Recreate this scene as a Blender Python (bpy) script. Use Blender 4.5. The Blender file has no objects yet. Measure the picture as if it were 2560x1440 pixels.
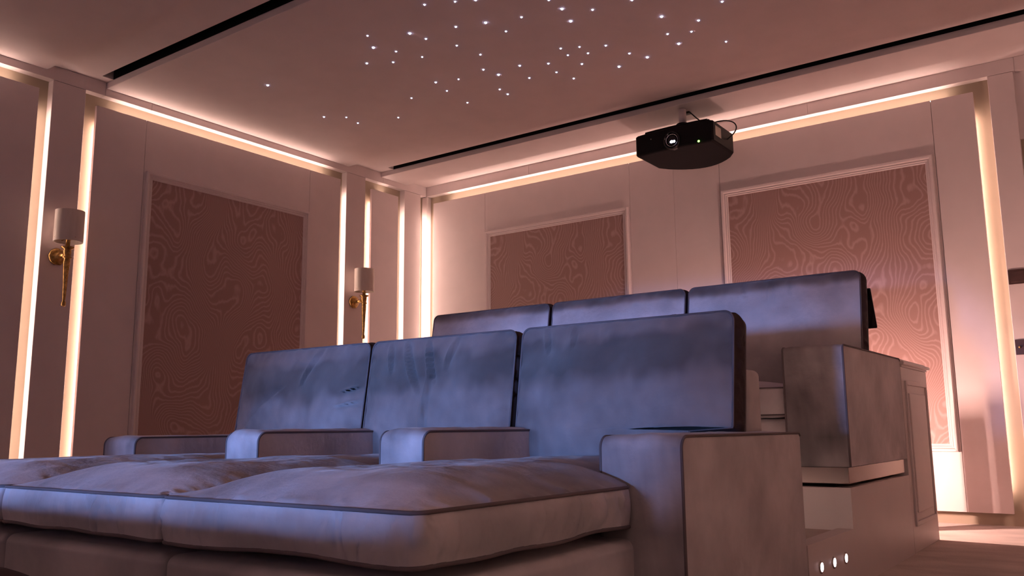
import bpy, bmesh, math, random
from mathutils import Vector, Matrix, noise
from math import sin, cos, pi, exp, sqrt, radians

random.seed(7)
S = 0.58                      # metres per layout unit (layout unit = camera height)
sc = bpy.context.scene
col = sc.collection

# ------------------------------------------------------------------ camera
ROT = ((0.8107180353888015, 0.10107307085932755, 0.576645906464606),
       (0.5853680509296489, -0.12485381845777956, -0.8010966040168537),
       (-0.008972850502808466, 0.9870135553089313, -0.16038618890127998))
cam_d = bpy.data.cameras.new('camera')
cam = bpy.data.objects.new('camera', cam_d); col.objects.link(cam)
cam_d.sensor_width = 36.0; cam_d.lens = 30.407
cam_d.clip_start = 0.02; cam_d.clip_end = 60
m = Matrix(ROT).to_4x4(); m.translation = Vector((0, 0, S))
cam.matrix_world = m
sc.camera = cam

# ------------------------------------------------------------------ world, exposure, light levels
w = bpy.data.worlds.new('world'); sc.world = w; w.use_nodes = True
w.node_tree.nodes['Background'].inputs[0].default_value = (0.0, 0.0, 0.0, 1)
w.node_tree.nodes['Background'].inputs[1].default_value = 0.0
sc.view_settings.view_transform = 'Standard'
sc.view_settings.look = 'None'
sc.view_settings.gamma = 1.0
sc.view_settings.use_curve_mapping = False
sc.view_settings.exposure = 0.0

LED_COL = (1.0, 0.695, 0.57);  LED_STR = 29.0        # warm wall channels
SCREEN_COL = (0.35, 0.45, 1.0); SCREEN_STR = 0.28   # picture on the screen behind the camera
BACK_COL = (1.0, 0.62, 0.52); BACK_STR = 1600.0     # lamp behind the console

SPOT_COL = (0.22, 0.41, 1.0); SPOT_W = 460.0         # added blue spots that light the seats, unseen

XL, YB, XR, YF = -8.823, 9.966, 1.05, -4.60          # finished faces of the four walls
ZP = 4.622                                           # underside of the fascia
ZC = 4.772                                           # ceiling slab
ZD = 4.704                                           # dropped ceiling panels

# ------------------------------------------------------------------ materials
def nodes(name):
    mt = bpy.data.materials.new(name); mt.use_nodes = True
    nt = mt.node_tree
    return mt, nt, nt.nodes['Principled BSDF']

def N(nt, typ, **kw):
    n = nt.nodes.new(typ)
    for k, v in kw.items():
        if k.startswith('i_'):
            n.inputs[k[2:].replace('_', ' ')].default_value = v
        else:
            setattr(n, k, v)
    return n

def noise_mix(nt, bsdf, c1, c2, scale, detail=4, lo=0.35, hi=0.65, coord='Object', stretch=(1, 1, 1)):
    tc = N(nt, 'ShaderNodeTexCoord'); mp = N(nt, 'ShaderNodeMapping')
    mp.inputs['Scale'].default_value = stretch
    nz = N(nt, 'ShaderNodeTexNoise'); nz.inputs['Scale'].default_value = scale; nz.inputs['Detail'].default_value = detail
    rp = N(nt, 'ShaderNodeValToRGB')
    rp.color_ramp.elements[0].position = lo; rp.color_ramp.elements[0].color = (*c1, 1)
    rp.color_ramp.elements[1].position = hi; rp.color_ramp.elements[1].color = (*c2, 1)
    nt.links.new(tc.outputs[coord], mp.inputs['Vector']); nt.links.new(mp.outputs[0], nz.inputs['Vector'])
    nt.links.new(nz.outputs['Fac'], rp.inputs[0]); nt.links.new(rp.outputs[0], bsdf.inputs['Base Color'])
    return tc, mp, nz, rp

def bump(nt, bsdf, src, strength, dist=0.002):
    b = N(nt, 'ShaderNodeBump'); b.inputs['Strength'].default_value = strength; b.inputs['Distance'].default_value = dist
    nt.links.new(src, b.inputs['Height']); nt.links.new(b.outputs[0], bsdf.inputs['Normal'])
    return b

def plain(name, c, rough=0.5, metal=0.0, spec=0.5, var=0.06, scale=6.0):
    mt, nt, b = nodes(name)
    noise_mix(nt, b, tuple(v * (1 - var) for v in c), tuple(min(1, v * (1 + var)) for v in c), scale)
    b.inputs['Roughness'].default_value = rough; b.inputs['Metallic'].default_value = metal
    b.inputs['Specular IOR Level'].default_value = spec
    return mt

def emit(name, c, strength, base=(0.8, 0.8, 0.8)):
    mt, nt, b = nodes(name)
    b.inputs['Base Color'].default_value = (*base, 1)
    b.inputs['Emission Color'].default_value = (*c, 1)
    b.inputs['Emission Strength'].default_value = strength
    return mt

M = {}
M['paint'] = plain('wall_paint', (0.70, 0.60, 0.60), 0.55, spec=0.3, var=0.02)
M['ceil'] = plain('ceiling_paint', (0.68, 0.58, 0.58), 0.7, spec=0.2, var=0.02)
M['channel'] = plain('channel_paint', (0.38, 0.305, 0.235), 0.6, spec=0.2, var=0.02)
M['mould'] = plain('moulding_paint', (0.73, 0.63, 0.63), 0.45, spec=0.4, var=0.02)
M['joinery'] = plain('joinery_lacquer', (0.64, 0.54, 0.53), 0.4, spec=0.4, var=0.02)
M['led'] = emit('led_strip', LED_COL, LED_STR)
M['leddim'] = emit('step_led_strip', (1.0, 0.72, 0.60), 18.0)
M['star'] = emit('star_fibre', (0.62, 0.66, 1.0), 14.0)
M['steplight'] = emit('step_light', (1.0, 0.80, 0.86), 12.0)
M['gold'] = plain('aged_gold', (0.40, 0.235, 0.085), 0.34, metal=1.0, var=0.35, scale=60)
M['black'] = plain('black_plastic', (0.005, 0.0045, 0.005), 0.55, spec=0.15, var=0.2)
M['blackgloss'] = plain('black_gloss', (0.006, 0.006, 0.007), 0.08, var=0.1)
M['steel'] = plain('polished_steel', (0.46, 0.38, 0.35), 0.24, metal=0.9, var=0.03)
M['chrome'] = plain('chrome', (0.9, 0.88, 0.92), 0.12, metal=1.0, var=0.02)
M['bronze'] = plain('bronze_plate', (0.10, 0.055, 0.05), 0.4, metal=0.5, var=0.15, scale=20)
M['grey'] = plain('grey_sticker', (0.42, 0.38, 0.33), 0.6)
M['cable'] = plain('black_cable', (0.015, 0.013, 0.013), 0.5)
M['doorwood'] = plain('dark_door', (0.07, 0.04, 0.04), 0.4)
M['screenframe'] = plain('screen_frame', (0.02, 0.02, 0.02), 0.8)
M['screen'] = emit('lit_screen', SCREEN_COL, SCREEN_STR)
M['backlamp'] = emit('lamp_tube', BACK_COL, BACK_STR)
M['bluelens'] = emit('added_blue_lens', SPOT_COL, 3.0)
M['greenled'] = emit('green_led', (0.25, 1.0, 0.10), 6.0)
M['lensglow'] = emit('lens_glow', (0.75, 0.72, 1.0), 9.0)

def shade_mat():
    mt, nt, b = nodes('silk_shade')
    tc, mp, nz, rp = noise_mix(nt, b, (0.60, 0.50, 0.44), (0.66, 0.56, 0.50), 40, stretch=(1, 1, 0.15))
    b.inputs['Roughness'].default_value = 0.42
    b.inputs['Sheen Weight'].default_value = 0.3
    return mt
M['shade'] = shade_mat()

def carpet_mat():
    mt, nt, b = nodes('carpet')
    tc, mp, nz, rp = noise_mix(nt, b, (0.36, 0.25, 0.215), (0.55, 0.42, 0.37), 3.2, 6, 0.3, 0.7, stretch=(1, 2.2, 1))
    b.inputs['Roughness'].default_value = 0.95; b.inputs['Specular IOR Level'].default_value = 0.1
    b.inputs['Sheen Weight'].default_value = 0.3
    n2 = N(nt, 'ShaderNodeTexNoise'); n2.inputs['Scale'].default_value = 160
    nt.links.new(tc.outputs['Object'], n2.inputs['Vector'])
    bump(nt, b, n2.outputs['Fac'], 0.6, 0.004)
    return mt
M['carpet'] = carpet_mat()

def velvet_mat():
    mt, nt, b = nodes('velvet')
    tc, mp, nz, rp = noise_mix(nt, b, (0.42, 0.37, 0.385), (0.66, 0.575, 0.59), 4.2, 6, 0.34, 0.68)
    pa = N(nt, 'ShaderNodeAttribute'); pa.attribute_name = 'pile'        # shade painted into the base colour, broken up by noise
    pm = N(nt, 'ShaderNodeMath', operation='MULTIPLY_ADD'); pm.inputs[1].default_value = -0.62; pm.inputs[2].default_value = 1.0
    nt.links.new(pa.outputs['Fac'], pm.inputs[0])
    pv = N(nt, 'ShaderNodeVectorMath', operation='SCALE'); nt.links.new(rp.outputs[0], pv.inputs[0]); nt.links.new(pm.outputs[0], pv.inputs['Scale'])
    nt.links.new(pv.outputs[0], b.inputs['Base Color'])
    b.inputs['Roughness'].default_value = 0.55
    b.inputs['Specular IOR Level'].default_value = 0.25
    b.inputs['Sheen Weight'].default_value = 0.15
    b.inputs['Sheen Roughness'].default_value = 0.32
    b.inputs['Sheen Tint'].default_value = (1.0, 0.92, 0.90, 1)
    n2 = N(nt, 'ShaderNodeTexNoise'); n2.inputs['Scale'].default_value = 14; n2.inputs['Detail'].default_value = 6
    nt.links.new(tc.outputs['Object'], n2.inputs['Vector'])
    bp = bump(nt, b, n2.outputs['Fac'], 0.5, 0.012)
    # shading normals tilted upwards so that frontal light dims there
    at = N(nt, 'ShaderNodeAttribute'); at.attribute_name = 'nap'
    n3 = N(nt, 'ShaderNodeTexNoise'); n3.inputs['Scale'].default_value = 9; n3.inputs['Detail'].default_value = 5
    nt.links.new(tc.outputs['Object'], n3.inputs['Vector'])
    mr = N(nt, 'ShaderNodeMapRange'); mr.inputs[1].default_value = 0.35; mr.inputs[2].default_value = 0.65; mr.inputs[3].default_value = 0.0; mr.inputs[4].default_value = 0.30
    nt.links.new(n3.outputs['Fac'], mr.inputs[0])
    ad = N(nt, 'ShaderNodeMath', operation='ADD'); nt.links.new(at.outputs['Fac'], ad.inputs[0]); nt.links.new(mr.outputs[0], ad.inputs[1])
    vm = N(nt, 'ShaderNodeVectorMath', operation='SCALE'); vm.inputs[0].default_value = (0, 0, 1)
    nt.links.new(ad.outputs[0], vm.inputs['Scale'])
    va = N(nt, 'ShaderNodeVectorMath', operation='ADD'); nt.links.new(bp.outputs[0], va.inputs[0]); nt.links.new(vm.outputs[0], va.inputs[1])
    vn = N(nt, 'ShaderNodeVectorMath', operation='NORMALIZE'); nt.links.new(va.outputs[0], vn.inputs[0])
    nt.links.new(vn.outputs[0], b.inputs['Normal'])
    return mt
M['velvet'] = velvet_mat()
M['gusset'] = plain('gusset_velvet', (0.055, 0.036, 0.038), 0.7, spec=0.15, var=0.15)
M['piping'] = plain('velvet_piping', (0.15, 0.115, 0.12), 0.6, spec=0.2, var=0.1)

def moire_mat():
    # woven wall fabric: dense flowing contour lines like moire silk
    mt, nt, b = nodes('moire_fabric')
    tc = N(nt, 'ShaderNodeTexCoord'); sep = N(nt, 'ShaderNodeSeparateXYZ')
    nt.links.new(tc.outputs['Object'], sep.inputs[0])
    def mth(op, a, b_=None, c=None):
        n = N(nt, 'ShaderNodeMath', operation=op)
        for i, v in enumerate((a, b_, c)):
            if v is None: continue
            if isinstance(v, (int, float)): n.inputs[i].default_value = v
            else: nt.links.new(v, n.inputs[i])
        return n.outputs[0]
    s_ = mth('ADD', sep.outputs[0], sep.outputs[1])
    # sharp-cornered folds: the field is warped by two noises of different stretch
    def nz(scale, detail, sz, off, dist=0.0):
        mp = N(nt, 'ShaderNodeMapping'); mp.inputs['Scale'].default_value = (1, 1, sz); mp.inputs['Location'].default_value = (off, off * 1.7, off * 0.6)
        nt.links.new(tc.outputs['Object'], mp.inputs['Vector'])
        n = N(nt, 'ShaderNodeTexNoise'); n.inputs['Scale'].default_value = scale; n.inputs['Detail'].default_value = detail; n.inputs['Distortion'].default_value = dist
        nt.links.new(mp.outputs[0], n.inputs['Vector'])
        return n.outputs['Fac']
    f = mth('MULTIPLY_ADD', s_, 24.0, mth('MULTIPLY', nz(2.0, 1.2, 0.8, 3.1), 46.0))
    f = mth('MULTIPLY_ADD', nz(6.0, 1.0, 0.7, 8.2), 7.0, f)
    f = mth('MULTIPLY_ADD', nz(60, 1.0, 0.35, 1.0), 0.35, f)
    pp = mth('PINGPONG', f, 0.5)
    rp = N(nt, 'ShaderNodeValToRGB')
    e = rp.color_ramp.elements
    e[0].position = 0.0; e[0].color = (0.465, 0.315, 0.30, 1)
    e[1].position = 0.26; e[1].color = (0.35, 0.215, 0.20, 1)
    x = e.new(0.05); x.color = (0.45, 0.30, 0.285, 1)
    nt.links.new(pp, rp.inputs[0]); nt.links.new(rp.outputs[0], b.inputs['Base Color'])
    b.inputs['Roughness'].default_value = 0.6; b.inputs['Specular IOR Level'].default_value = 0.25
    return mt
M['moire'] = moire_mat()

# ------------------------------------------------------------------ mesh helpers (all coordinates in layout units)
ORG = {}

def mesh_from(name, verts, faces, smooth=False, sharp=(), recalc=True):
    me = bpy.data.meshes.new(name)
    me.from_pydata([tuple(v) for v in verts], [], faces)
    bm = bmesh.new(); bm.from_mesh(me)
    if recalc:
        bmesh.ops.recalc_face_normals(bm, faces=bm.faces)
    if smooth:
        for f in bm.faces: f.smooth = True
        if sharp:
            bm.verts.ensure_lookup_table()
            for a, b_ in sharp:
                e = bm.edges.get((bm.verts[a], bm.verts[b_]))
                if e: e.smooth = False
    bm.to_mesh(me); bm.free()
    return me

def mk(name, geo, mat, parent=None, smooth=False, sharp=(), base=False):
    verts, faces = geo
    vs = [Vector(v) * S for v in verts]
    lo = Vector((min(v.x for v in vs), min(v.y for v in vs), min(v.z for v in vs)))
    hi = Vector((max(v.x for v in vs), max(v.y for v in vs), max(v.z for v in vs)))
    o = (lo + hi) / 2
    if base: o.z = lo.z
    me = mesh_from(name, [v - o for v in vs], faces, smooth, sharp)
    me.materials.append(M[mat] if isinstance(mat, str) else mat)
    ob = bpy.data.objects.new(name, me); col.objects.link(ob)
    po = ORG.get(parent.name, Vector()) if parent else Vector()
    ob.location = o - po
    if parent: ob.parent = parent
    ORG[ob.name] = o
    return ob

def tag(o, label, cat=None, kind=None, group=None):
    o['label'] = label
    if cat: o['category'] = cat
    if kind: o['kind'] = kind
    if group: o['group'] = group
    return o

def thing(name, loc, label, cat, kind=None, group=None):
    e = bpy.data.objects.new(name, None); col.objects.link(e)
    e.empty_display_size = 0.1
    e.location = Vector(loc) * S; ORG[e.name] = Vector(loc) * S
    return tag(e, label, cat, kind, group)

def box(x0, x1, y0, y1, z0, z1, bev=0.0, seg=2, fn=None):
    bm = bmesh.new()
    bmesh.ops.create_cube(bm, size=1.0)
    for v in bm.verts:
        v.co = Vector((x0 if v.co.x < 0 else x1, y0 if v.co.y < 0 else y1, z0 if v.co.z < 0 else z1))
    if bev:
        bmesh.ops.bevel(bm, geom=list(bm.edges), offset=bev, segments=seg, profile=0.5, affect='EDGES', clamp_overlap=True)
    bm.verts.index_update()
    vs = [v.co.copy() for v in bm.verts]; fs = [[v.index for v in f.verts] for f in bm.faces]
    bm.free()
    if fn: vs = [Vector(fn(v.x, v.y, v.z)) for v in vs]
    return vs, fs

def join(*geos):
    V, F = [], []
    for v, f in geos:
        k = len(V); V += list(v); F += [[i + k for i in q] for q in f]
    return V, F

def prism(poly, lo, hi, fn):
    # poly: 2-D outline, extruded between lo and hi; fn(p, q, t) -> world
    n = len(poly)
    V = [Vector(fn(p, q, lo)) for p, q in poly] + [Vector(fn(p, q, hi)) for p, q in poly]
    F = [list(range(n))[::-1], [n + i for i in range(n)]]
    F += [[i, (i + 1) % n, n + (i + 1) % n, n + i] for i in range(n)]
    return V, F

def tube(pts, r, sides=6, closed=False, cap=True):
    pts = [Vector(p) for p in pts]; n = len(pts)
    V, F = [], []
    up = Vector((0.13, 0.21, 0.97)).normalized()
    prev = None
    for i, p in enumerate(pts):
        a = pts[(i - 1) % n] if (closed or i > 0) else p
        b = pts[(i + 1) % n] if (closed or i < n - 1) else p
        t = (b - a)
        if t.length < 1e-9: t = Vector((1, 0, 0))
        t.normalize()
        s = t.cross(up) if prev is None else prev - t * prev.dot(t)
        if s.length < 1e-6: s = t.cross(Vector((1, 0, 0)))
        s.normalize(); prev = s
        q = t.cross(s)
        rr = r(i / max(1, n - 1)) if callable(r) else r
        for k in range(sides):
            an = 2 * pi * k / sides
            V.append(p + (s * cos(an) + q * sin(an)) * rr)
    m_ = n if closed else n - 1
    for i in range(m_):
        for k in range(sides):
            a = i * sides + k; b = i * sides + (k + 1) % sides
            c = ((i + 1) % n) * sides + (k + 1) % sides; d = ((i + 1) % n) * sides + k
            F.append([a, b, c, d])
    if not closed and cap:
        F.append(list(range(sides))[::-1]); F.append([(n - 1) * sides + k for k in range(sides)])
    return V, F

def lathe(prof, c, sides=24, axis='z', wob=None):
    # prof: (radius, height) pairs
    V, F = [], []; n = len(prof)
    for i, (r, h) in enumerate(prof):
        for k in range(sides):
            an = 2 * pi * k / sides
            rr = r + (wob(r, h, an) if wob else 0)
            a, b = rr * cos(an), rr * sin(an)
            V.append(Vector(c) + {'z': Vector((a, b, h)), 'x': Vector((h, a, b)), 'y': Vector((a, h, b))}[axis])
    for i in range(n - 1):
        for k in range(sides):
            F.append([i * sides + k, i * sides + (k + 1) % sides, (i + 1) * sides + (k + 1) % sides, (i + 1) * sides + k])
    F.append(list(range(sides))[::-1]); F.append([(n - 1) * sides + k for k in range(sides)])
    return V, F

# ------------------------------------------------------------------ upholstery builders
def cushion(fmap, edges, L, T, crown, half=(0.45, 0.45), seed=0.0, nu=44, nv=44, bulge=0.02,
            gather=0.006, gfreq=26, wr=0.006, wfreq=(3, 3), corner=0.05, creases=(), pts_b=(), bcrown=0.02, sag=0.0, napf=None, side_nap=0.0):
    """boxed cushion: edges = [(b, left, right), ...]; a across, b along, c thickness"""
    bs = sorted(set([L * j / nv for j in range(nv + 1)] + [e[0] for e in edges if 0 < e[0] < L] + list(pts_b)))
    def lr(b):
        for (b0, l0, r0), (b1, l1, r1) in zip(edges, edges[1:]):
            if b <= b1:
                t = (b - b0) / max(1e-9, b1 - b0)
                return l0 + (l1 - l0) * t, r0 + (r1 - r0) * t
        return edges[-1][1], edges[-1][2]
    def rnd(a, b, l, r):
        for ca, sa in ((l, 1), (r, -1)):
            for cb, sb in ((0, 1), (L, -1)):
                da = (a - ca) * sa; db = (b - cb) * sb
                if da < corner and db < corner:
                    x = corner - da; y = corner - db
                    ln = sqrt(x * x + y * y)
                    if ln > 1e-9:
                        k = max(x, y) / ln
                        return ca + sa * (corner - x * k), cb + sb * (corner - y * k)
        return a, b
    nb = len(bs); na = nu + 1
    V = []; F = []; NAP = []
    def ease(t): t = min(1.0, max(0.0, t)); return 1 - (1 - t) ** 2.4
    for j, b in enumerate(bs):
        l, r = lr(b)
        for i in range(na):
            u = i / nu
            uu = 0.5 - 0.5 * cos(pi * u); u = 0.55 * u + 0.45 * uu
            a = l + (r - l) * u
            da = min(a - l, r - a); db = min(b, L - b)
            c = T + crown * ease(da / half[0]) * ease(db / half[1])
            d = min(da, db)
            fade = min(1, d / 0.06)
            c += wr * fade * (noise.noise((a * wfreq[0], b * wfreq[1], seed)) + 0.5 * noise.noise((a * wfreq[0] * 2.7, b * wfreq[1] * 2.3, seed + 9)))
            s = b if da < db else a
            c += gather * 1.5 * min(1, d / 0.012) * exp(-d / 0.05) * noise.noise((s * gfreq, seed, 3.1))
            for (a0, b0, a1, b1, wd, dp) in creases:
                ex, ey = a1 - a0, b1 - b0; q = max(0, min(1, ((a - a0) * ex + (b - b0) * ey) / (ex * ex + ey * ey)))
                px, py = a - a0 - ex * q, b - b0 - ey * q
                dd = sqrt(px * px + py * py); sg = 1 if (px * ey - py * ex) > 0 else -1
                c += 1.9 * dp * fade * exp(-(dd / wd) ** 2) * sg * min(1, dd / (0.3 * wd)) * sin(pi * (0.15 + 0.7 * q))
            ra, rb = rnd(a, b, l, r)
            V.append((ra, rb, c)); NAP.append(napf(a, b, L) if napf else 0.0)
    idx = lambda i, j: j * na + i
    for j in range(nb - 1):
        for i in range(na - 1):
            F.append([idx(i, j), idx(i + 1, j), idx(i + 1, j + 1), idx(i, j + 1)])
    loop = [idx(i, 0) for i in range(na)] + [idx(na - 1, j) for j in range(1, nb)] + \
           [idx(i, nb - 1) for i in range(na - 2, -1, -1)] + [idx(0, j) for j in range(nb - 2, 0, -1)]
    n = len(loop); P = [V[k] for k in loop]
    s = 0; arc = [0]
    for k in range(1, n):
        s += sqrt((P[k][0] - P[k - 1][0]) ** 2 + (P[k][1] - P[k - 1][1]) ** 2); arc.append(s)
    nrm = []
    for k in range(n):
        p, q = P[(k - 2) % n], P[(k + 2) % n]
        tx, ty = q[0] - p[0], q[1] - p[1]; ln = sqrt(tx * tx + ty * ty) or 1
        nrm.append((ty / ln, -tx / ln))
    K = 7
    rings = [loop]
    top_loop = []
    bot_loop = []
    for t_ in range(1, K + 1):
        t = t_ / K; ring = []
        for k in range(n):
            q_ = noise.noise((arc[k] * gfreq + 0.7 * t, seed + 5.5, t * 0.9))
            am = 0.45 + 0.9 * max(0.0, noise.noise((arc[k] * 2.3, seed, 1.7)) + 0.25)
            g = gather * am * sin(pi * min(1, t)) ** 0.6 * (0.9 * q_ - 1.5 * max(0.0, 1 - abs(q_) * 4.5))
            off = bulge * sin(pi * t) + (g if t < 1 else 0)
            wv = sag * noise.noise((arc[k] * 3.0, seed + 2.0, 0.3)) * t
            V.append((P[k][0] + nrm[k][0] * off, P[k][1] + nrm[k][1] * off, P[k][2] * (1 - t) + wv))
            ring.append(len(V) - 1); NAP.append(side_nap * min(1.0, max(0.0, (t - 0.08 + 0.10 * noise.noise((arc[k] * 7, 3.3, seed))) / 0.26)))
        rings.append(ring)
    for r0, r1 in zip(rings, rings[1:]):
        for k in range(n):
            F.append([r0[k], r0[(k + 1) % n], r1[(k + 1) % n], r1[k]])
    # underside
    cx = sum(p[0] for p in P) / n; cy = sum(p[1] for p in P) / n
    last = rings[-1]
    ring2 = []
    for k in last:
        x, y, z = V[k]; V.append((x + (cx - x) * 0.12, y + (cy - y) * 0.12, z - bcrown)); ring2.append(len(V) - 1)
    for k in range(n):
        F.append([last[k], last[(k + 1) % n], ring2[(k + 1) % n], ring2[k]])
    F.append(ring2)
    sharp = [(loop[k], loop[(k + 1) % n]) for k in range(n)] + [(last[k], last[(k + 1) % n]) for k in range(n)]
    W = [Vector(fmap(*v)) for v in V]
    ntop = (na - 1) * (nb - 1)
    return (W, F), sharp, [W[k] for k in loop], [W[k] for k in last], NAP, ntop

def add_cushion(name, parent, pipe=0.0065, gusset=None, shadef=None, **kw):
    g, sharp, top, bot, nap, ntop = cushion(**kw)
    o = mk(name, g, 'velvet', parent, smooth=True, sharp=sharp)
    at = o.data.attributes.new('nap', 'FLOAT', 'POINT')
    at.data.foreach_set('value', nap + [0.0] * (len(g[0]) - len(nap)))
    if shadef:
        at = o.data.attributes.new('pile', 'FLOAT', 'POINT')  # holds the painted shade
        at.data.foreach_set('value', [shadef(v) for v in g[0]])
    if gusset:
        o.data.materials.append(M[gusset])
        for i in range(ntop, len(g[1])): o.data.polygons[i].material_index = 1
    mk('piping', join(tube(top, pipe, 6, True), tube(bot, pipe, 6, True)), 'piping', o, smooth=True)
    return o

def armrest(parent, x0, x1, y0, y1, z0, z1, rad=0.05, puff=0.012, seed=0.0, pipe=0.0068, nap=0.8):
    prof = [(y1, z0), (y1, z1 - 0.015), (y1 - 0.015, z1)]
    nb = 10
    for k in range(1, nb): prof.append((y1 - 0.015 + (y0 + rad - y1 + 0.015) * k / nb, z1))
    for k in range(9):
        an = pi / 2 + pi / 2 * k / 8
        prof.append((y0 + rad + rad * cos(an), z1 - rad + rad * sin(an)))
    for k in range(1, 9): prof.append((y0, z1 - rad + (z0 - z1 + rad) * k / 8))
    n = len(prof); nx = 14
    V, F = [], []
    for i in range(nx + 1):
        t = i / nx; x = x0 + (x1 - x0) * t
        pf = puff * (1 - abs(2 * t - 1) ** 3)
        for k, (y, z) in enumerate(prof):
            q = noise.noise((x * 9, y * 7 + seed, z * 7)) * 0.007 * min(1, 6 * t, 6 * (1 - t))
            dy = -(pf + q) if y < y0 + rad * 0.7 else 0
            dz = (pf + q) if z > z1 - rad * 0.7 and y < y1 - 0.02 else 0
            V.append(Vector((x, y + dy, z + dz)))
    for i in range(nx):
        for k in range(n - 1):
            F.append([i * n + k, i * n + k + 1, (i + 1) * n + k + 1, (i + 1) * n + k])
        F.append([i * n + n - 1, i * n, (i + 1) * n, (i + 1) * n + n - 1])
    nv_ = len(V)
    V += [V[k].copy() for k in range(n)] + [V[nx * n + k].copy() for k in range(n)]
    F.append([nv_ + k for k in range(n)]); F.append([nv_ + n + k for k in range(n)][::-1])
    sharp = []
    o = mk('armrest', (V, F), 'velvet', parent, smooth=True, sharp=sharp + [(i * n, (i + 1) * n) for i in range(nx)] + [(i * n + 1, (i + 1) * n + 1) for i in range(nx)])
    at = o.data.attributes.new('nap', 'FLOAT', 'POINT')
    at.data.foreach_set('value', [nap * max(0.0, min(1.0, (z1 - v.z - 0.16 + 0.05 * noise.noise((v.x * 8, seed, v.z * 6))) / 0.16)) for v in V[:nv_]] + [0.0] * (2 * n))
    at = o.data.attributes.new('pile', 'FLOAT', 'POINT')  # holds the painted shade
    at.data.foreach_set('value', [max(0.0, min(1.0, 0.42 + 0.55 * noise.noise((v.x * 7, v.y * 5 + seed, v.z * 8)) + 0.25 * noise.noise((v.x * 21, seed, v.z * 17)))) for v in V[:nv_]] + [0.0] * (2 * n))  # shade painted on arm fronts and tops, side faces left clear
    p1 = [V[k] for k in range(1, n)]; p2 = [V[nx * n + k] for k in range(1, n)]
    mk('piping', join(tube(p1, pipe), tube(p2, pipe)), 'piping', o, smooth=True)
    return o

# ================================================================== THE ROOM
# floor
fl = mk('floor', box(XL - 0.2, XR + 0.2, YF - 0.2, YB + 0.2, -0.12, 0.0), 'carpet')
tag(fl, 'beige carpet floor of the cinema room', 'floor', 'structure')

# ceiling: slab with three dropped panels; shadow recesses run between them
SHADE_SLOTS = ((4.575, 4.704, XL + 0.14), (8.825, 8.946, XL + 0.26))       # black-lined slots standing in for shade in front of two dropped panels
cpieces = []
yy = YF - 0.2
for a, b, xs in SHADE_SLOTS:
    cpieces.append(box(XL - 0.2, XR + 0.2, yy, a, ZC, ZC + 0.16)); cpieces.append(box(XL - 0.2, xs, a, b, ZC, ZC + 0.16)); yy = b
cpieces.append(box(XL - 0.2, XR + 0.2, yy, YB + 0.2, ZC, ZC + 0.16))
ce = mk('ceiling', join(*cpieces), 'ceil')
tag(ce, 'pinkish plaster ceiling with dropped panels and a star field', 'ceiling', 'structure')
for y0, y1 in ((YF, 4.07), (8.947, 9.503)):
    mk('ceiling_panel', box(XL, XR, y0, y1, ZD, ZC - 0.001, 0.004, 1), 'ceil', ce)
for a, b, xs in SHADE_SLOTS:
    sv_ = [(a, ZC + 0.002), (a + 0.004, ZC + 0.002), (a + 0.004, ZC + 0.15), (b - 0.004, ZC + 0.15), (b - 0.004, ZC + 0.002), (b, ZC + 0.002), (b, ZC + 0.158), (a, ZC + 0.158)]
    mk('shade_slot', prism(sv_, xs, XR + 0.2, lambda p, q, t: (t, p, q)), 'black', ce)  # black lining takes the place of the dropped panel's shade
star_panel = mk('ceiling_panel', box(XL, XR, 4.705, 8.294, ZD, ZC - 0.001, 0.004, 1), 'ceil', ce)
STARS = [(-4.78, 5.357), (-4.528, 5.476), (-4.368, 5.562), (-3.854, 5.946), (-3.848, 6.15), (-3.637, 6.329), (-3.911, 6.398), (-4.23, 6.063), (-4.557, 5.952), (-4.512, 6.208), (-4.83, 5.852), (-5.62, 5.491), (-5.76, 5.71), (-5.264, 5.695), (-5.22, 5.874), (-5.644, 5.909), (-5.523, 6.16), (-5.844, 6.077), (-6.077, 5.935), (-5.078, 6.167), (-5.02, 6.468), (-5.221, 6.778), (-5.173, 6.978), (-4.861, 6.926), (-4.962, 7.246), (-5.403, 7.307), (-5.414, 7.473), (-5.589, 6.817), (-5.838, 6.733), (-5.896, 6.989), (-5.935, 7.401), (-6.352, 6.91), (-6.898, 7.275), (-7.589, 6.722), (-7.388, 6.893), (-7.42, 7.115), (-7.342, 5.695), (-4.594, 7.059), (-4.648, 7.295), (-4.299, 6.833), (-4.326, 7.009), (-4.132, 6.915), (-4.14, 7.091), (-4.324, 7.276), (-4.588, 7.543), (-3.91, 7.045), (-3.811, 7.346), (-4.049, 7.565), (-3.707, 7.534), (-3.198, 6.82), (-3.311, 7.179), (-3.316, 7.437), (-3.107, 7.269), (-2.959, 7.096), (-2.644, 6.887), (-2.927, 7.674), (-3.269, 6.384)]
BIG = {8, 12, 13, 36, 4, 6, 47, 48, 49, 51, 22}
sv, sf = lathe([(0.55, 0.5), (1.0, 0.0), (0.8, -0.6), (0.35, -0.9)], (0, 0, 0), 10)
star_me = mesh_from('star_light', [v * S * 0.0085 for v in sv], sf, True); star_me.materials.append(M['star'])
for k, (x, y) in enumerate(STARS):
    o = bpy.data.objects.new('star_light', star_me); col.objects.link(o)
    o.parent = star_panel; o.location = Vector((x, y, ZD)) * S - ORG[star_panel.name]
    q = 1.45 if k in BIG else random.uniform(0.95, 1.2)
    o.scale = (q, q, q)

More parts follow.
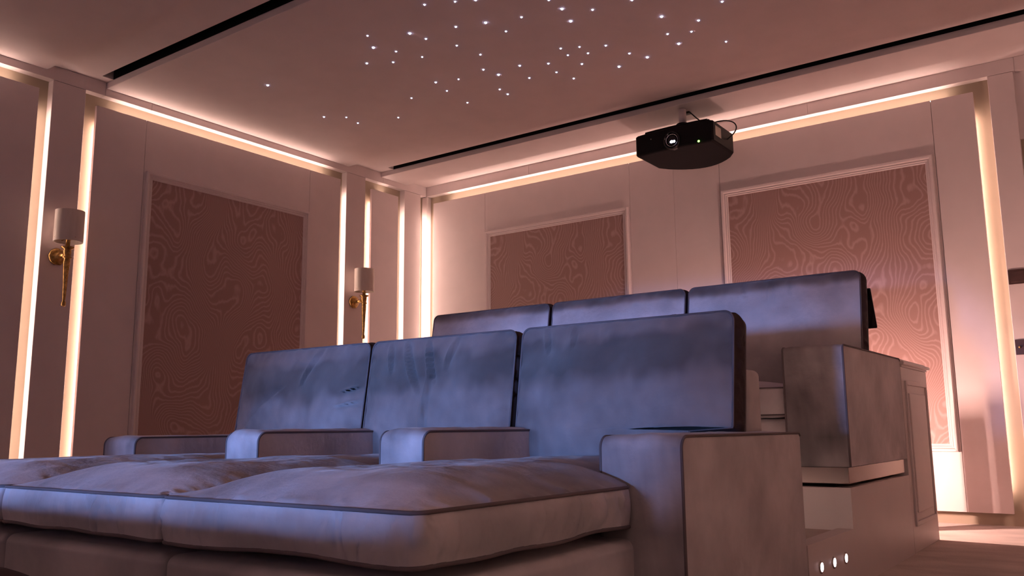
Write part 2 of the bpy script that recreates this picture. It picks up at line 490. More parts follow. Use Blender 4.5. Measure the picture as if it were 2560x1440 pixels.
# panelled walls: s along the wall, d depth into the wall, z up
DEPTH = 0.102
def moulding(parent, P, s0, s1, z0, z1):
    prof = [(0, 0.0), (0, 0.014), (0.010, 0.022), (0.020, 0.018), (0.030, 0.032), (0.042, 0.026), (0.054, 0.046), (0.076, 0.050), (0.084, 0.036), (0.084, 0.0)]
    n = len(prof)
    cs = lambda w: [(s0 - w, z0 - w), (s1 + w, z0 - w), (s1 + w, z1 + w), (s0 - w, z1 + w)]
    for side in range(4):
        V, F = [], []
        for e in (side, (side + 1) % 4):
            for wd, h in prof:
                s, z = cs(wd)[e]; V.append(Vector(P(s, -h, z)))
        for k in range(n):
            F.append([k, (k + 1) % n, n + (k + 1) % n, n + k])
        F.append(list(range(n))); F.append([n + k for k in range(n)])
        mk('frame_moulding', (V, F), 'mould', parent)

def wall_panel(parent, P, s0, s1, frame=None, zb=0.125, zt=4.487, leds='LTR', vz=(0.34, 4.30), flush='TR'):
    cuts = [s0] + ([frame[0] - 0.105, frame[1] + 0.105] if frame else []) + [s1]
    for a, b in zip(cuts, cuts[1:]):
        g = 0.0018
        mk('wall_board', box(a + (g if a != s0 else 0), b - (g if b != s1 else 0), 0.0, 0.038, zb, zt, 0.002, 1, P), 'paint', parent)
    ins = 0.075
    mk('panel_core', box(s0 + ins, s1 - ins, 0.038, DEPTH, zb + 0.02, zt - ins, 0, 1, P), 'channel', parent)
    d0, d1, th = 0.050, 0.094, 0.006
    # strips on edges turned away from the seats sit in the board edge itself, the others behind the overhang
    def at(side, e, sg):
        if side in flush: return (e, e + sg * 0.0007), (0.008, 0.037)
        return (e - sg * ins, e - sg * (ins - th)), (d0, d1)
    for side, e, sg in (('L', s0, -1), ('R', s1, 1)):
        if side in leds:
            (q0, q1), (e0, e1) = at(side, e, sg)
            mk('led_strip', box(min(q0, q1), max(q0, q1), e0, e1, vz[0], vz[1], 0, 1, P), 'led', parent)
    if 'T' in leds:
        (q0, q1), (e0, e1) = at('T', zt, 1)
        mk('led_strip', box(s0 + 0.22, s1 - 0.22, e0, e1, q0, q1, 0, 1, P), 'led', parent)
    if frame:
        f0, f1, z0, z1 = frame
        mk('fabric_panel', box(f0 - 0.004, f1 + 0.004, -0.010, -0.0005, z0 - 0.004, z1 + 0.004, 0, 1, P), 'moire', parent)
        moulding(parent, P, f0, f1, z0, z1)

def pilaster(parent, P, s0, s1, zt=ZP - 0.004):
    mk('pilaster', box(s0, s1, 0.0, DEPTH, 0.0, zt, 0.003, 1, P), 'paint', parent)

def fascia(parent, P, cuts):
    for a, b in zip(cuts, cuts[1:]):
        mk('fascia_board', box(a + 0.001, b - 0.001, 0.0, DEPTH, ZP, ZC - 0.0005, 0.002, 1, P), 'paint', parent)

PL = lambda s, d, z: (XL - d, s, z)
PR = lambda s, d, z: (XR + d, s, z)
PB = lambda s, d, z: (s, YB + d, z)
PF = lambda s, d, z: (s, YF - d, z)
side_panels = [(-3.64, -0.117, (-2.95, -0.78, 0.807, 3.808)), (0.49, 4.008, (1.18, 3.35, 0.807, 3.808)),
               (4.616, 8.155, (5.304, 7.494, 0.807, 3.808)), (8.767, 9.329, None)]
side_pil = [(YF, -3.77), (0.015, 0.36), (4.14, 4.487), (8.265, 8.636), (9.467, 9.831)]
for nm, P, lab in (('wall_left', PL, 'panelled left wall with warm light channels around each panel'),
                   ('wall_right', PR, 'panelled right wall with warm light channels, beside the camera')):
    wl = mk(nm, box(YF - 0.2, YB + 0.2, DEPTH, 0.2, 0.0, ZC, 0, 1, P), 'channel')
    tag(wl, lab, 'wall', 'structure')
    for s0, s1, fr in side_panels:
        if nm == 'wall_right' and s0 > 8: continue
        wall_panel(wl, P, s0, s1, fr, flush='TR' if nm == 'wall_left' else 'LTR')
    for s0, s1 in side_pil: pilaster(wl, P, s0, s1)
    fascia(wl, P, [YF, 0.6, 4.70, 5.25, 9.0, YB])

mk('corner_post', box(9.966, 10.068, 0.0, DEPTH, 0.0, ZP - 0.004, 0.002, 1, lambda s, d, z: (XL - d + 0.012, s, z)), 'paint', bpy.data.objects['wall_left'])
mk('led_strip', box(9.831, 9.836, 0.020, 0.060, 0.34, 4.30, 0, 1, PL), 'led', bpy.data.objects['wall_left'])

# back wall: one wide panel with two framed fabrics, a pilaster and a doorway at its right end
wb = mk('wall_back', box(XL - 0.2, -0.70, DEPTH, 0.2, 0.0, ZC, 0, 1, PB), 'channel')
tag(wb, 'panelled back wall with two framed moire fabric panels and a light channel', 'wall', 'structure')
cuts_b = [-8.676, -4.60, -1.122]
wall_panel(wb, PB, -8.676, -4.60, (-7.551, -5.339, 0.807, 3.80), leds='')
wall_panel(wb, PB, -4.598, -1.122, (-3.874, -1.640, 0.807, 3.79), leds='')
d0, d1 = 0.050, 0.094
mk('led_strip', box(-8.6767, -8.676, 0.008, 0.037, 0.34, 4.30, 0, 1, PB), 'led', wb)
mk('led_strip', box(-1.122 - 0.075, -1.122 - 0.069, d0, d1, 0.34, 4.25, 0, 1, PB), 'led', wb)
mk('led_strip', box(-8.40, -1.36, 0.008, 0.037, 4.487, 4.4877, 0, 1, PB), 'led', wb)
pilaster(wb, PB, -0.975, -0.737)
fascia(wb, PB, [XL, -6.86, -2.85, -0.72, XR])

# doorway beyond the pilaster
wd = mk('wall_door_side', join(box(-0.737, XR, 0.06, 0.2, 3.90, ZC, 0, 1, PB), box(0.90, XR, 0.0, 0.2, 0, 3.90, 0, 1, PB)), 'paint')
wd.name = 'wall_back_door'
tag(wd, 'short stretch of wall above and beside the dark door', 'wall', 'structure')
mk('door_lintel', box(-0.735, 0.90, 0.0, 0.12, 3.66, 3.897, 0.004, 1, PB), 'paint', wd)
mk('door_jamb', box(-0.735, -0.70, 0.0, 0.12, 0.0, 3.658, 0.004, 1, PB), 'paint', wd)
dr = mk('door_1', box(-0.698, 0.898, 0.09, 0.15, 0.0, 3.655, 0.004, 1, PB), 'doorwood')
tag(dr, 'dark door leaf set back in its frame at the right edge', 'door', 'structure')
hx = box(-0.60, -0.575, 0.02, 0.09, 1.75, 1.79, 0.004, 1, PB)
mk('door_handle', join(hx, box(-0.60, -0.40, 0.015, 0.035, 1.755, 1.785, 0.006, 2, PB)), 'gold', dr)

# front wall behind the camera with the lit screen
wf = mk('wall_front', box(XL - 0.2, XR + 0.2, DEPTH, 0.3, 0.0, ZC, 0, 1, PF), 'channel')
tag(wf, 'panelled front wall behind the camera carrying the screen', 'wall', 'structure')
wall_panel(wf, PF, -6.72, -0.82, leds='')
wall_panel(wf, PF, -8.55, -7.20, flush='LTR'); wall_panel(wf, PF, -0.34, 0.78, flush='LTR')
pilaster(wf, PF, -7.06, -6.86); pilaster(wf, PF, -0.68, -0.48)
fascia(wf, PF, [XL, -6.9, -0.6, XR])
sx = thing('projection_screen', (-3.77, YF, 0.27), 'large framed projection screen lit by a bluish picture', 'screen')
mk('screen_frame', join(box(-6.55, -0.99, YF + 0.002, YF + 0.05, 0.27, 0.35), box(-6.55, -0.99, YF + 0.002, YF + 0.05, 3.15, 3.23),
    box(-6.55, -6.47, YF + 0.002, YF + 0.05, 0.35, 3.15), box(-1.07, -0.99, YF + 0.002, YF + 0.05, 0.35, 3.15)), 'screenframe', sx)
mk('screen_surface', box(-6.47, -1.07, YF + 0.002, YF + 0.03, 0.35, 3.15), 'screen', sx)

# added unseen blue spots, cones set to light the upper seats and backs
for x, wd_ in ((-2.28, 'rightmost'), (-2.90, 'second from right'), (-3.52, 'third from right'), (-4.12, 'third from left'), (-4.66, 'second from left'), (-5.20, 'leftmost')):
    t = thing('added_spotlight', (x, -4.1, 0), wd_ + ' of six added unseen blue spotlights for the seats', 'spotlight', group='added blue spotlights')
    mk('stand', lathe([(0.14, 0.0), (0.14, 0.02), (0.02, 0.03), (0.02, 1.00)], (x, -4.1, 0), 20), 'black', t, smooth=True)  # stand of the added unseen spot
    mk('housing', lathe([(0.05, -0.16), (0.11, -0.12), (0.12, 0.04), (0.12, 0.06)], (x, -4.1, 1.10), 24, 'y'), 'black', t, smooth=True)
    mk('lens', lathe([(0.105, 0.055), (0.105, 0.064), (0.05, 0.068)], (x, -4.1, 1.10), 24, 'y'), 'bluelens', t, smooth=True)
    sl = bpy.data.lights.new('added_spot_beam', 'SPOT'); sl.energy = SPOT_W; sl.color = SPOT_COL
    sl.spot_size = radians(12.8); sl.spot_blend = 0.40; sl.shadow_soft_size = 0.12
    so = bpy.data.objects.new('added_spot_beam', sl); col.objects.link(so); so.parent = t
    so.location = Vector((0, 0.30, 1.10)) * S; so.rotation_euler = (radians(90 + 0.9), 0, 0)

# ================================================================== SEATING PLATFORM
XS = -1.56                                   # right-hand face shared by platform, sofas and console
XSL = -5.98
pf = thing('seating_platform', (-3.77, 6.2, 0), 'two-step carpeted platform with painted sides under the rear sofa', 'platform')
sp_poly = [(4.915, 0.0), (7.555, 0.0), (7.555, 0.606), (5.845, 0.606), (5.845, 0.352), (4.915, 0.352)]
for a, b in ((XS - 0.10, XS), (XSL, XSL + 0.10)):
    mk('side_panel', prism(sp_poly, a, b, lambda p, q, t: (t, p, q)), 'joinery', pf)
mk('step_tread', box(XSL + 0.102, XS - 0.104, 4.915, 5.86, 0.02, 0.338, 0.006, 2), 'carpet', pf)
mk('riser_board', box(XSL + 0.102, XS - 0.103, 5.862, 5.90, 0.02, 0.604, 0.002, 1), 'joinery', pf)
mk('deck', box(XSL + 0.102, XS - 0.104, 5.902, 7.555, 0.02, 0.604, 0.004, 1), 'carpet', pf)
mk('led_strip', box(XSL + 0.2, XS - 0.20, 4.918, 4.926, 0.342, 0.360), 'leddim', pf)
for y, z in ((5.127, 0.212), (5.377, 0.207), (5.622, 0.202)):
    so = mk('step_light', lathe([(0.036, -0.004), (0.036, 0.004), (0.027, 0.006)], (XS, y, z), 20, 'x'), 'steel', pf, smooth=True)
    mk('lens', lathe([(0.025, 0.0), (0.025, 0.0075), (0.018, 0.009)], (XS, y, z), 20, 'x'), 'steplight', so, smooth=True)

# ================================================================== FRONT SOFA (deep lounging seats)
fs = thing('lounge_sofa', (-3.77, 3.4, 0), 'front blue-grey velvet sofa with three deep lounging seats and low arms', 'sofa')
seams = [-5.735, -4.412, -3.112, -1.786]
for a, b in zip(seams, seams[1:]):
    mk('seat_base', box(a + 0.004, b - 0.004, 2.005, 4.74, 0.0, 0.535, 0.045, 5), 'velvet', fs, smooth=True)
    ob_ = fs.children[-1]; at_ = ob_.data.attributes.new('nap', 'FLOAT', 'POINT')
    at_.data.foreach_set('value', [1.0 if v.co.z < 0.23 * S else 0.0 for v in ob_.data.vertices])
AY = 3.345
def shade_seat(v):  # shade painted over the seat tops, fading out at the front edge
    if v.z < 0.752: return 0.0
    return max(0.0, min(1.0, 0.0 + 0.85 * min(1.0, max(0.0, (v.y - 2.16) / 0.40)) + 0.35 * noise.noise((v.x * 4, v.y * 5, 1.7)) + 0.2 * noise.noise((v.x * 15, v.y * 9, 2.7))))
for k, (a, b) in enumerate(zip(seams, seams[1:])):
    wl_ = 0.152 if k else 0.165; wr_ = 0.165 if k == 2 else 0.152
    Ls = 4.30 - 1.985
    st = AY - 1.985
    ed = [(0, a + 0.003, b - 0.003), (st - 0.035, a + 0.003, b - 0.003), (st - 0.02, a + wl_ + 0.004, b - wr_ - 0.004), (Ls, a + wl_ + 0.004, b - wr_ - 0.004)]
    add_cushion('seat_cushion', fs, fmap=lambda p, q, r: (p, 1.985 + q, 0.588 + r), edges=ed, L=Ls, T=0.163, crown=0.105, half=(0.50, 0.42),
                seed=3.3 * k, nu=120, nv=150, bulge=0.018, gather=0.019, gfreq=17, wr=0.008, wfreq=(4, 3), sag=0.016, side_nap=1.0, pipe=0.0078, shadef=shade_seat)
# arms
armrest(fs, XS - 0.385, XS, 3.355, 4.89, 0.012, 0.962, 0.055, 0.012, 1.0)
armrest(fs, XSL, XSL + 0.385, 3.355, 4.89, 0.012, 0.962, 0.055, 0.012, 2.0)
for c, sd in ((-3.112, 3.0), (-4.412, 4.0)):
    armrest(fs, c - 0.149, c + 0.149, 3.335, 4.42, 0.56, 0.990, 0.06, 0.020, sd)
# back frame
mk('back_frame', box(XSL + 0.16, XS - 0.16, 4.56, 4.77, 0.10, 1.31, 0.035, 4), 'velvet', fs, smooth=True)

def back_row(parent, xs, y0, z0, zt, yt, T, seed, over=None, crown=0.085, crs=None, z_arm=None, napf=None, shadef=None):
    """reclined back cushions; xs = list of (left, right); seat-level front line (y0,z0), top front line (yt,zt)"""
    d = Vector((0, yt - y0, zt - z0)); Lb = d.length; d.normalize()
    nrm = Vector((0, -d.z, d.y))             # out of the front face
    for k, (a, b, la, rb) in enumerate(xs):
        org = Vector((0, y0, z0)) - nrm * T
        def fm(p, q, r, org=org): 
            return Vector((p, 0, 0)) + org + d * q + nrm * r
        if z_arm:
            qb = (z_arm - z0) / d.z
            ed = [(0, la, rb), (qb - 0.012, la, rb), (qb + 0.004, a, b), (Lb, a, b)]
        else:
            ed = [(0, a, b), (Lb, a, b)]
        add_cushion('back_cushion', parent, fmap=fm, edges=ed, L=Lb, T=T, crown=crown, half=(0.5, 0.42), seed=seed + 2.7 * k, nu=92, nv=76,
                    bulge=0.02, gather=0.013, gfreq=15, wr=0.014, wfreq=(3.0, 3.4), corner=0.055, creases=(crs or {}).get(k, ()), bcrown=0.035, sag=0.004, gusset='gusset', napf=napf, shadef=shadef)

def sm(t): t = max(0.0, min(1.0, t)); return t * t * (3 - 2 * t)
def tilt_front(a, b, L):
    wv = 0.07 * noise.noise((a * 1.7, 2.2, 0.4)) + 0.03 * noise.noise((a * 9, b * 3, 1.4))
    d = L - b + wv
    band = sm((d - 0.07) / 0.08) * (1 - sm((d - 0.27) / 0.14))
    return 1.5 + 1.2 * band + 0.5 * noise.noise((a * 4, b * 5, 7.7))
def tilt_rear(a, b, L):
    d = L - b + 0.03 * noise.noise((a * 4, 1.2, 0.4)) + 0.02 * noise.noise((a * 14, b * 4, 1.4))
    return 2.0 * (1 - sm((d - 0.02) / 0.09)) + 0.25 * max(0, noise.noise((a * 4, b * 5, 3.7)))
def shade_front(v):  # painted shade with a darker band below the top edge
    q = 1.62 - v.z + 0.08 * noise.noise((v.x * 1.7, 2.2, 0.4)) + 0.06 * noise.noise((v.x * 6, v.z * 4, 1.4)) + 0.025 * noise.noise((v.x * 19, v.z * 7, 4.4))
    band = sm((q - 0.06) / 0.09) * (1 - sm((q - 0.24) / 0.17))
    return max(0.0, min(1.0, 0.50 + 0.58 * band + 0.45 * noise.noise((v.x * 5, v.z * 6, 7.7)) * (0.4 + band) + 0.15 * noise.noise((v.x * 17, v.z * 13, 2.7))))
def shade_rear(v):  # shade painted along the top edge and the lower part
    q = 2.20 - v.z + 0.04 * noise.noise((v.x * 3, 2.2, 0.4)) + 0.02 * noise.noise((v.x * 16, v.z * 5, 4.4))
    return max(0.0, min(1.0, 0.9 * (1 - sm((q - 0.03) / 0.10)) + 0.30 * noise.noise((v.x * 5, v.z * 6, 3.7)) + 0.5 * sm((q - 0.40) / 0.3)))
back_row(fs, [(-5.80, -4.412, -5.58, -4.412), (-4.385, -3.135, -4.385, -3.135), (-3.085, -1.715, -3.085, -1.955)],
         4.285, 0.80, 1.612, 4.405, 0.165, 20.0, z_arm=0.992, napf=tilt_front, shadef=shade_front,
         crs={1: [(-4.05, 0.80, -3.85, 0.45, 0.03, 0.02), (-3.85, 0.80, -3.72, 0.50, 0.022, 0.02), (-3.75, 0.55, -3.80, 0.10, 0.03, 0.016),
                  (-3.60, 0.80, -3.62, 0.60, 0.03, 0.013), (-4.20, 0.80, -4.12, 0.60, 0.025, 0.013)],
              0: [(-5.6, 0.25, -5.25, 0.48, 0.05, 0.016), (-4.9, 0.8, -5.0, 0.55, 0.03, 0.012), (-4.45, 0.5, -4.6, 0.46, 0.015, 0.012), (-4.45, 0.4, -4.62, 0.36, 0.015, 0.012)],
              2: [(-2.9, 0.80, -2.86, 0.66, 0.022, 0.013), (-2.7, 0.80, -2.68, 0.68, 0.02, 0.012), (-2.5, 0.8, -2.47, 0.70, 0.02, 0.010)]})

# ================================================================== BENCH OTTOMAN between the screen and the front sofa
ot = thing('bench_ottoman', (-3.75, 0.68, 0), 'dark low bench ottoman cut off at the lower left corner, unseen length added', 'ottoman')
mk('seat_pad', box(-5.6, -1.715, 0.36, 1.02, 0.10, 0.738, 0.20, 10), 'gusset', ot, smooth=True)  # unseen length beyond the corner added to shade the seat fronts
mk('plinth', box(-5.3, -2.25, 0.46, 0.90, 0.0, 0.12, 0.01, 2), 'black', ot)

# ================================================================== REAR SOFA
rs = thing('rear_sofa', (-3.77, 6.7, 0.604), 'rear blue-grey velvet sofa raised on the platform with blocky arms', 'sofa')
mk('recessed_foot', box(XSL + 0.12, XS - 0.115, 5.94, 7.48, 0.6055, 0.626), 'black', rs)
mk('plinth', box(XSL + 0.02, XS - 0.018, 5.893, 7.515, 0.627, 0.733, 0.003, 1), 'steel', rs)
rseams = [-5.58, -4.50, -3.09, -1.962]
mk('seat_base', box(XSL + 0.386, XS - 0.387, 5.95, 7.50, 0.735, 1.05, 0.03, 4), 'velvet', rs, smooth=True)
for k, (a, b) in enumerate(zip(rseams, rseams[1:])):
    add_cushion('seat_cushion', rs, fmap=lambda p, q, r: (p, 5.915 + q, 1.075 + r), edges=[(0, a + 0.004, b - 0.004), (0.95, a + 0.004, b - 0.004)],
                L=0.95, T=0.185, crown=0.07, half=(0.4, 0.35), seed=40 + 3 * k, nu=40, nv=36, gather=0.008, sag=0.008)
armrest(rs, XS - 0.40, XS, 5.882, 7.535, 0.736, 1.528, 0.03, 0.008, 5.0)
armrest(rs, XSL, XSL + 0.385, 5.882, 7.535, 0.736, 1.528, 0.03, 0.008, 6.0)
mk('back_frame', box(XSL + 0.14, XS - 0.14, 7.12, 7.40, 0.74, 1.50, 0.035, 4), 'velvet', rs, smooth=True)
back_row(rs, [(-5.965, -4.51, -5.59, -4.51), (-4.47, -3.105, -4.47, -3.105), (-3.07, -1.655, -3.07, -1.968)],
         6.745, 1.30, 2.180, 6.885, 0.17, 60.0, z_arm=1.548, crown=0.075, napf=tilt_rear, shadef=shade_rear,
         crs={2: [(-2.35, 0.86, -2.33, 0.70, 0.025, 0.014), (-2.2, 0.86, -2.19, 0.74, 0.02, 0.012), (-2.6, 0.86, -2.55, 0.74, 0.02, 0.010)]})

# ================================================================== CONSOLE BEHIND THE REAR SOFA
cb = thing('console_cabinet', (-3.77, 8.05, 0), 'pinkish lacquered console cabinet with raised side panel behind the rear sofa', 'cabinet')
mk('body', box(XSL, XS, 7.558, 8.575, 0.0, 1.470, 0.004, 1), 'joinery', cb)
def top_prof():
    y0, y1, x0, x1 = 7.60, 8.68, XSL - 0.02, XS + 0.02
    return join(box(x0, x1, y0, y1, 1.488, 1.520, 0.014, 3), box(x0 + 0.035, x1 - 0.035, y0 + 0.0, y1 - 0.045, 1.520, 1.536, 0.006, 2), box(x0 + 0.02, x1 - 0.02, y0, y1 - 0.06, 1.471, 1.488))
mk('cabinet_top', top_prof(), 'joinery', cb)
# raised side panel: sunk groove around a proud field
def ring(y0, y1, z0, z1, wd, x0, x1):
    return join(box(x0, x1, y0, y0 + wd, z0, z1, 0.006, 2), box(x0, x1, y1 - wd, y1, z0, z1, 0.006, 2),
                box(x0, x1, y0 + wd, y1 - wd, z0, z0 + wd, 0.006, 2), box(x0, x1, y0 + wd, y1 - wd, z1 - wd, z1, 0.006, 2))
sp = mk('side_panel', ring(7.66, 8.49, 0.20, 1.36, 0.035, XS - 0.004, XS + 0.016), 'joinery', cb)
mk('panel_field', box(XS - 0.004, XS + 0.014, 7.76, 8.39, 0.30, 1.26, 0.012, 3), 'joinery', sp)

# ================================================================== LAMP BEHIND THE CONSOLE (unseen source of the glow on the back wall)
LX, LY = -2.40, 8.66
lp = thing('unseen_uplight', (LX, LY, 0), 'unseen short upright lamp standing on the floor behind the console cabinet', 'lamp')
mk('lamp_base', lathe([(0.10, 0.0), (0.10, 0.02), (0.03, 0.035), (0.02, 0.52)], (LX, LY, 0), 20), 'black', lp, smooth=True)
mk('tube', lathe([(0.016, 0.52), (0.022, 0.53), (0.022, 0.80), (0.016, 0.81)], (LX, LY, 0), 14), 'backlamp', lp, smooth=True)
sk = thing('shadow_slats', (-1.91, 9.3, 0), 'low slatted panel added unseen behind the console cabinet to cast a wall shadow', 'screen')
mk('shadow_panel', box(-1.976, -1.857, 9.29, 9.31, 0.0, 0.92, 0.002, 1), 'doorwood', sk)  # added blocker, shaped with its slats for the wall shadow and stripes
for x in (-1.832, -1.808, -1.784, -1.758, -1.732, -1.706):
    mk('shadow_slat', box(x - 0.0055, x + 0.0055, 9.292, 9.308, 0.02, 0.97), 'doorwood', sk)
mk('shadow_rail', box(-1.86, -1.698, 9.291, 9.309, 0.0, 0.02), 'doorwood', sk)
mk('shadow_rail', box(-1.86, -1.698, 9.291, 9.309, 0.97, 0.985), 'doorwood', sk)

# ================================================================== WALL SCONCES
def sconce(y, z, label):
    t = thing('wall_sconce', (XL, y, z), label, 'sconce', group='gold wall sconces on the pilasters')
    wob = lambda r, h, an: 0.10 * r * noise.noise((cos(an) * 2 + h * 30, sin(an) * 2, h * 40))
    mk('backplate', lathe([(0.085, 0.001), (0.088, 0.012), (0.080, 0.024), (0.055, 0.030), (0.030, 0.040), (0.024, 0.060)], (XL, y, z), 28, 'x', wob), 'gold', t, smooth=True)
    mk('arm', lathe([(0.016, 0.05), (0.020, 0.09), (0.026, 0.10), (0.018, 0.115), (0.018, 0.20)], (XL, y, z), 16, 'x'), 'gold', t, smooth=True)
    xs = XL + 0.205
    mk('stem', lathe([(0.012, z - 0.53), (0.022, z - 0.52), (0.021, z - 0.49), (0.012, z - 0.475), (0.017, z - 0.42), (0.020, z - 0.30), (0.027, z - 0.18),
                      (0.034, z - 0.09), (0.028, z - 0.045), (0.040, z - 0.04), (0.042, z - 0.03), (0.032, z - 0.02), (0.040, z + 0.02), (0.036, z + 0.05), (0.060, z + 0.062), (0.062, z + 0.075), (0.022, z + 0.085), (0.020, z + 0.145), (0.046, z + 0.155), (0.046, z + 0.165)],
                     (xs, y, 0), 18, 'z', lambda r, h, an: 0.16 * r * noise.noise((cos(an) * 1.6, sin(an) * 1.6, h * 38))), 'gold', t, smooth=True)
    zb, zt, R = z + 0.125, z + 0.445, 0.137
    n = 40; V = []; F = []
    for rr, zz in ((R, zb), (R, zt), (R - 0.006, zt), (R - 0.006, zb)):
        for k in range(n):
            an = 2 * pi * k / n; V.append(Vector((xs + rr * cos(an), y + rr * sin(an), zz)))
    for i in range(4):
        for k in range(n):
            F.append([i * n + k, i * n + (k + 1) % n, ((i + 1) % 4) * n + (k + 1) % n, ((i + 1) % 4) * n + k])
    sh = [(i * n + k, i * n + (k + 1) % n) for i in range(4) for k in range(n)]
    so = mk('lamp_shade', (V, F), 'shade', t, smooth=True, sharp=sh)
    mk('shade_spider', join(box(xs - R, xs + R, y - 0.004, y + 0.004, zb + 0.03, zb + 0.036), box(xs - 0.004, xs + 0.004, y - R, y + R, zb + 0.03, zb + 0.036)), 'gold', so)
    mk('bulb', lathe([(0.018, z + 0.166), (0.02, z + 0.20), (0.034, z + 0.26), (0.03, z + 0.30), (0.012, z + 0.32)], (xs, y, 0), 14), 'channel', t, smooth=True)
sconce(4.312, 2.772, 'unlit gold sconce with drum shade on the pilaster nearest the camera')
sconce(8.448, 2.772, 'unlit gold sconce with drum shade partly behind the front sofa')

# ================================================================== PROJECTOR
PX, PYF = -4.05, 8.78
pj = thing('projector', (PX, PYF + 0.3, 4.13), 'black ceiling-hung projector with glowing lens and green indicator', 'projector')
x0, x1 = -4.515, -3.552
def plan(inset=0.0, yf=PYF):
    pts = [(x0 + inset, yf + 0.02 + inset), (x0 + inset + 0.02, yf + inset)]
    for k in range(1, 10):
        t = k / 10; pts.append((x0 + (x1 - x0) * t, yf + inset - 0.03 * sin(pi * t)))
    pts += [(x1 - inset - 0.02, yf + inset), (x1 - inset, yf + 0.02 + inset), (x1 - inset, yf + 0.59)]
    for k in range(1, 12):
        t = k / 12; pts.append((x1 - inset - (x1 - x0 - 2 * inset) * t, yf + 0.60 + (0.32 - inset) * sin(pi * t) ** 0.8))
    pts += [(x0 + inset, yf + 0.59)]
    return pts
def layered(levels):
    V, F = [], []
    for ins, z in levels:
        V += [Vector((p, q, z)) for p, q in plan(ins)]
    n = len(plan())
    for i in range(len(levels) - 1):
        for k in range(n):
            F.append([i * n + k, i * n + (k + 1) % n, (i + 1) * n + (k + 1) % n, (i + 1) * n + k])
    F.append(list(range(n))[::-1]); F.append([(len(levels) - 1) * n + k for k in range(n)])
    return V, F
mk('body', layered([(0.03, 4.128), (0.008, 4.134), (0.0, 4.148), (0.0, 4.365), (0.012, 4.378)]), 'black', pj)
mk('top_cover', layered([(0.075, 4.378), (0.08, 4.425), (0.12, 4.442)]), 'black', pj)
lens_c = (-4.032, PYF - 0.034, 4.222)
mk('lens_barrel', lathe([(0.105, 0.05), (0.105, -0.012), (0.098, -0.020), (0.088, -0.020), (0.080, 0.02)], lens_c, 32, 'y'), 'blackgloss', pj, smooth=True)
mk('lens_ring', lathe([(0.0685, -0.006), (0.072, -0.010), (0.074, -0.006)], lens_c, 32, 'y'), 'chrome', pj, smooth=True)
mk('lens_glass', lathe([(0.066, 0.0), (0.05, -0.008), (0.02, -0.013), (0.003, -0.014)], lens_c, 28, 'y'), 'blackgloss', pj, smooth=True)
gv, gf = lathe([(0.017, -0.010), (0.013, -0.018), (0.004, -0.020)], (0, 0, 0), 16, 'y')
mk('lens_glow', join(([Vector((v.x * 1.35 + lens_c[0] + 0.000, v.y + lens_c[1], v.z + lens_c[2] - 0.018)) for v in gv], gf),
                     ([Vector((v.x * 0.8 + lens_c[0] + 0.030, v.y + lens_c[1], v.z * 0.9 + lens_c[2] - 0.020)) for v in gv], gf)), 'lensglow', pj, smooth=True)
mk('status_light', lathe([(0.013, 0.0), (0.011, -0.006), (0.004, -0.008)], (-3.715, PYF - 0.024, 4.150), 12, 'y'), 'greenled', pj, smooth=True)
mk('sensor_window', lathe([(0.006, 0.0), (0.005, -0.004)], (-4.30, PYF - 0.022, 4.295), 10, 'y'), 'grey', pj, smooth=True)
mk('rating_sticker', box(x1 - 0.002, x1 + 0.002, PYF + 0.07, PYF + 0.23, 4.215, 4.33), 'grey', pj)
mk('ceiling_mount', lathe([(0.085, 4.442), (0.085, 4.50), (0.075, 4.52), (0.03, 4.535)], (-4.05, 9.10, 0), 24), 'black', pj, smooth=True)
mk('mount_pole', lathe([(0.045, 4.53), (0.045, 4.70)], (-4.05, 9.10, 0), 20), 'ceil', pj, smooth=True)
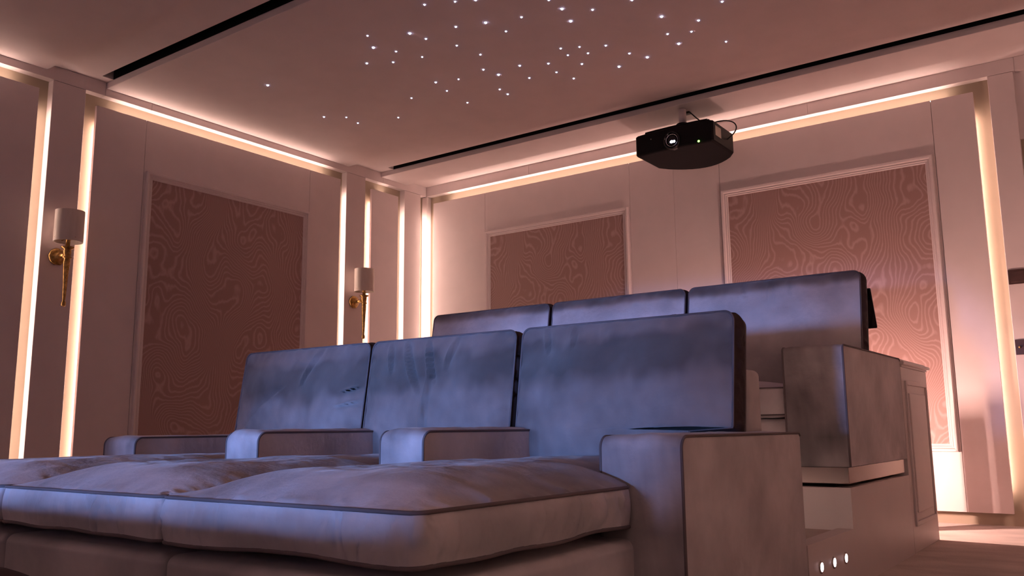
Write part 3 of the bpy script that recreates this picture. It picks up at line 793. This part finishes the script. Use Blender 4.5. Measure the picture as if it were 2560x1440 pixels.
def bez(p0, p1, p2, p3, n=20):
    P = [Vector(p) for p in (p0, p1, p2, p3)]
    return [P[0] * (1 - t) ** 3 + P[1] * 3 * t * (1 - t) ** 2 + P[2] * 3 * t * t * (1 - t) + P[3] * t ** 3 for t in [i / n for i in range(n + 1)]]
mk('cable_outlet', box(-4.065, -4.0, 9.19, 9.25, 4.675, 4.7035, 0.004, 1), 'cable', pj)
cbp = bez((-4.0, 9.21, 4.685), (-3.93, 9.2, 4.62), (-3.86, 9.18, 4.50), (-3.72, 9.15, 4.47), 12) + bez((-3.72, 9.15, 4.47), (-3.45, 9.12, 4.50), (-3.30, 9.15, 4.36), (x1, 9.20, 4.26), 18)[1:]
mk('cable', tube(cbp, 0.0075, 8), 'cable', pj, smooth=True)

# ================================================================== SMALL THINGS
def switch(z, label, led=False):
    t = thing('wall_switch', (-0.885, YB, z), label, 'switch', group='bronze wall plates on the right pilaster')
    mk('plate', box(-0.967, -0.80, YB - 0.014, YB - 0.0005, z - 0.075, z + 0.075, 0.004, 2), 'bronze', t)
    if led:
        mk('toggle', lathe([(0.012, 0.0), (0.012, -0.008), (0.007, -0.022), (0.004, -0.024)], (-0.927, YB - 0.014, z), 12, 'y'), 'gold', t, smooth=True)
    else:
        mk('rocker', box(-0.945, -0.825, YB - 0.022, YB - 0.012, z - 0.055, z + 0.055, 0.004, 2), 'bronze', t)
switch(2.467, 'upper dark bronze switch plate on the right pilaster')
switch(1.756, 'lower dark bronze plate with a small brass toggle', True)

tb = thing('tablet_stand', (-2.02, 8.0, 1.536), 'black tablet on a tilted stand behind the rear sofa back', 'tablet')
def tabmap(a, c, b):          # a across, b up the tilted face, c thickness
    ang = radians(24)
    return (-2.02 + a, 7.93 - b * sin(ang) + c * cos(ang), 1.835 + b * cos(ang) + c * sin(ang))
mk('tablet', box(-0.225, 0.225, -0.012, 0.012, 0.0, 0.365, 0.010, 3, lambda x, y, z: tabmap(x, y, z)), 'blackgloss', tb)
mk('stand_foot', lathe([(0.10, 1.5365), (0.10, 1.550), (0.03, 1.56), (0.018, 1.58), (0.018, 1.95)], (-2.10, 7.95, 0), 20), 'black', tb, smooth=True)
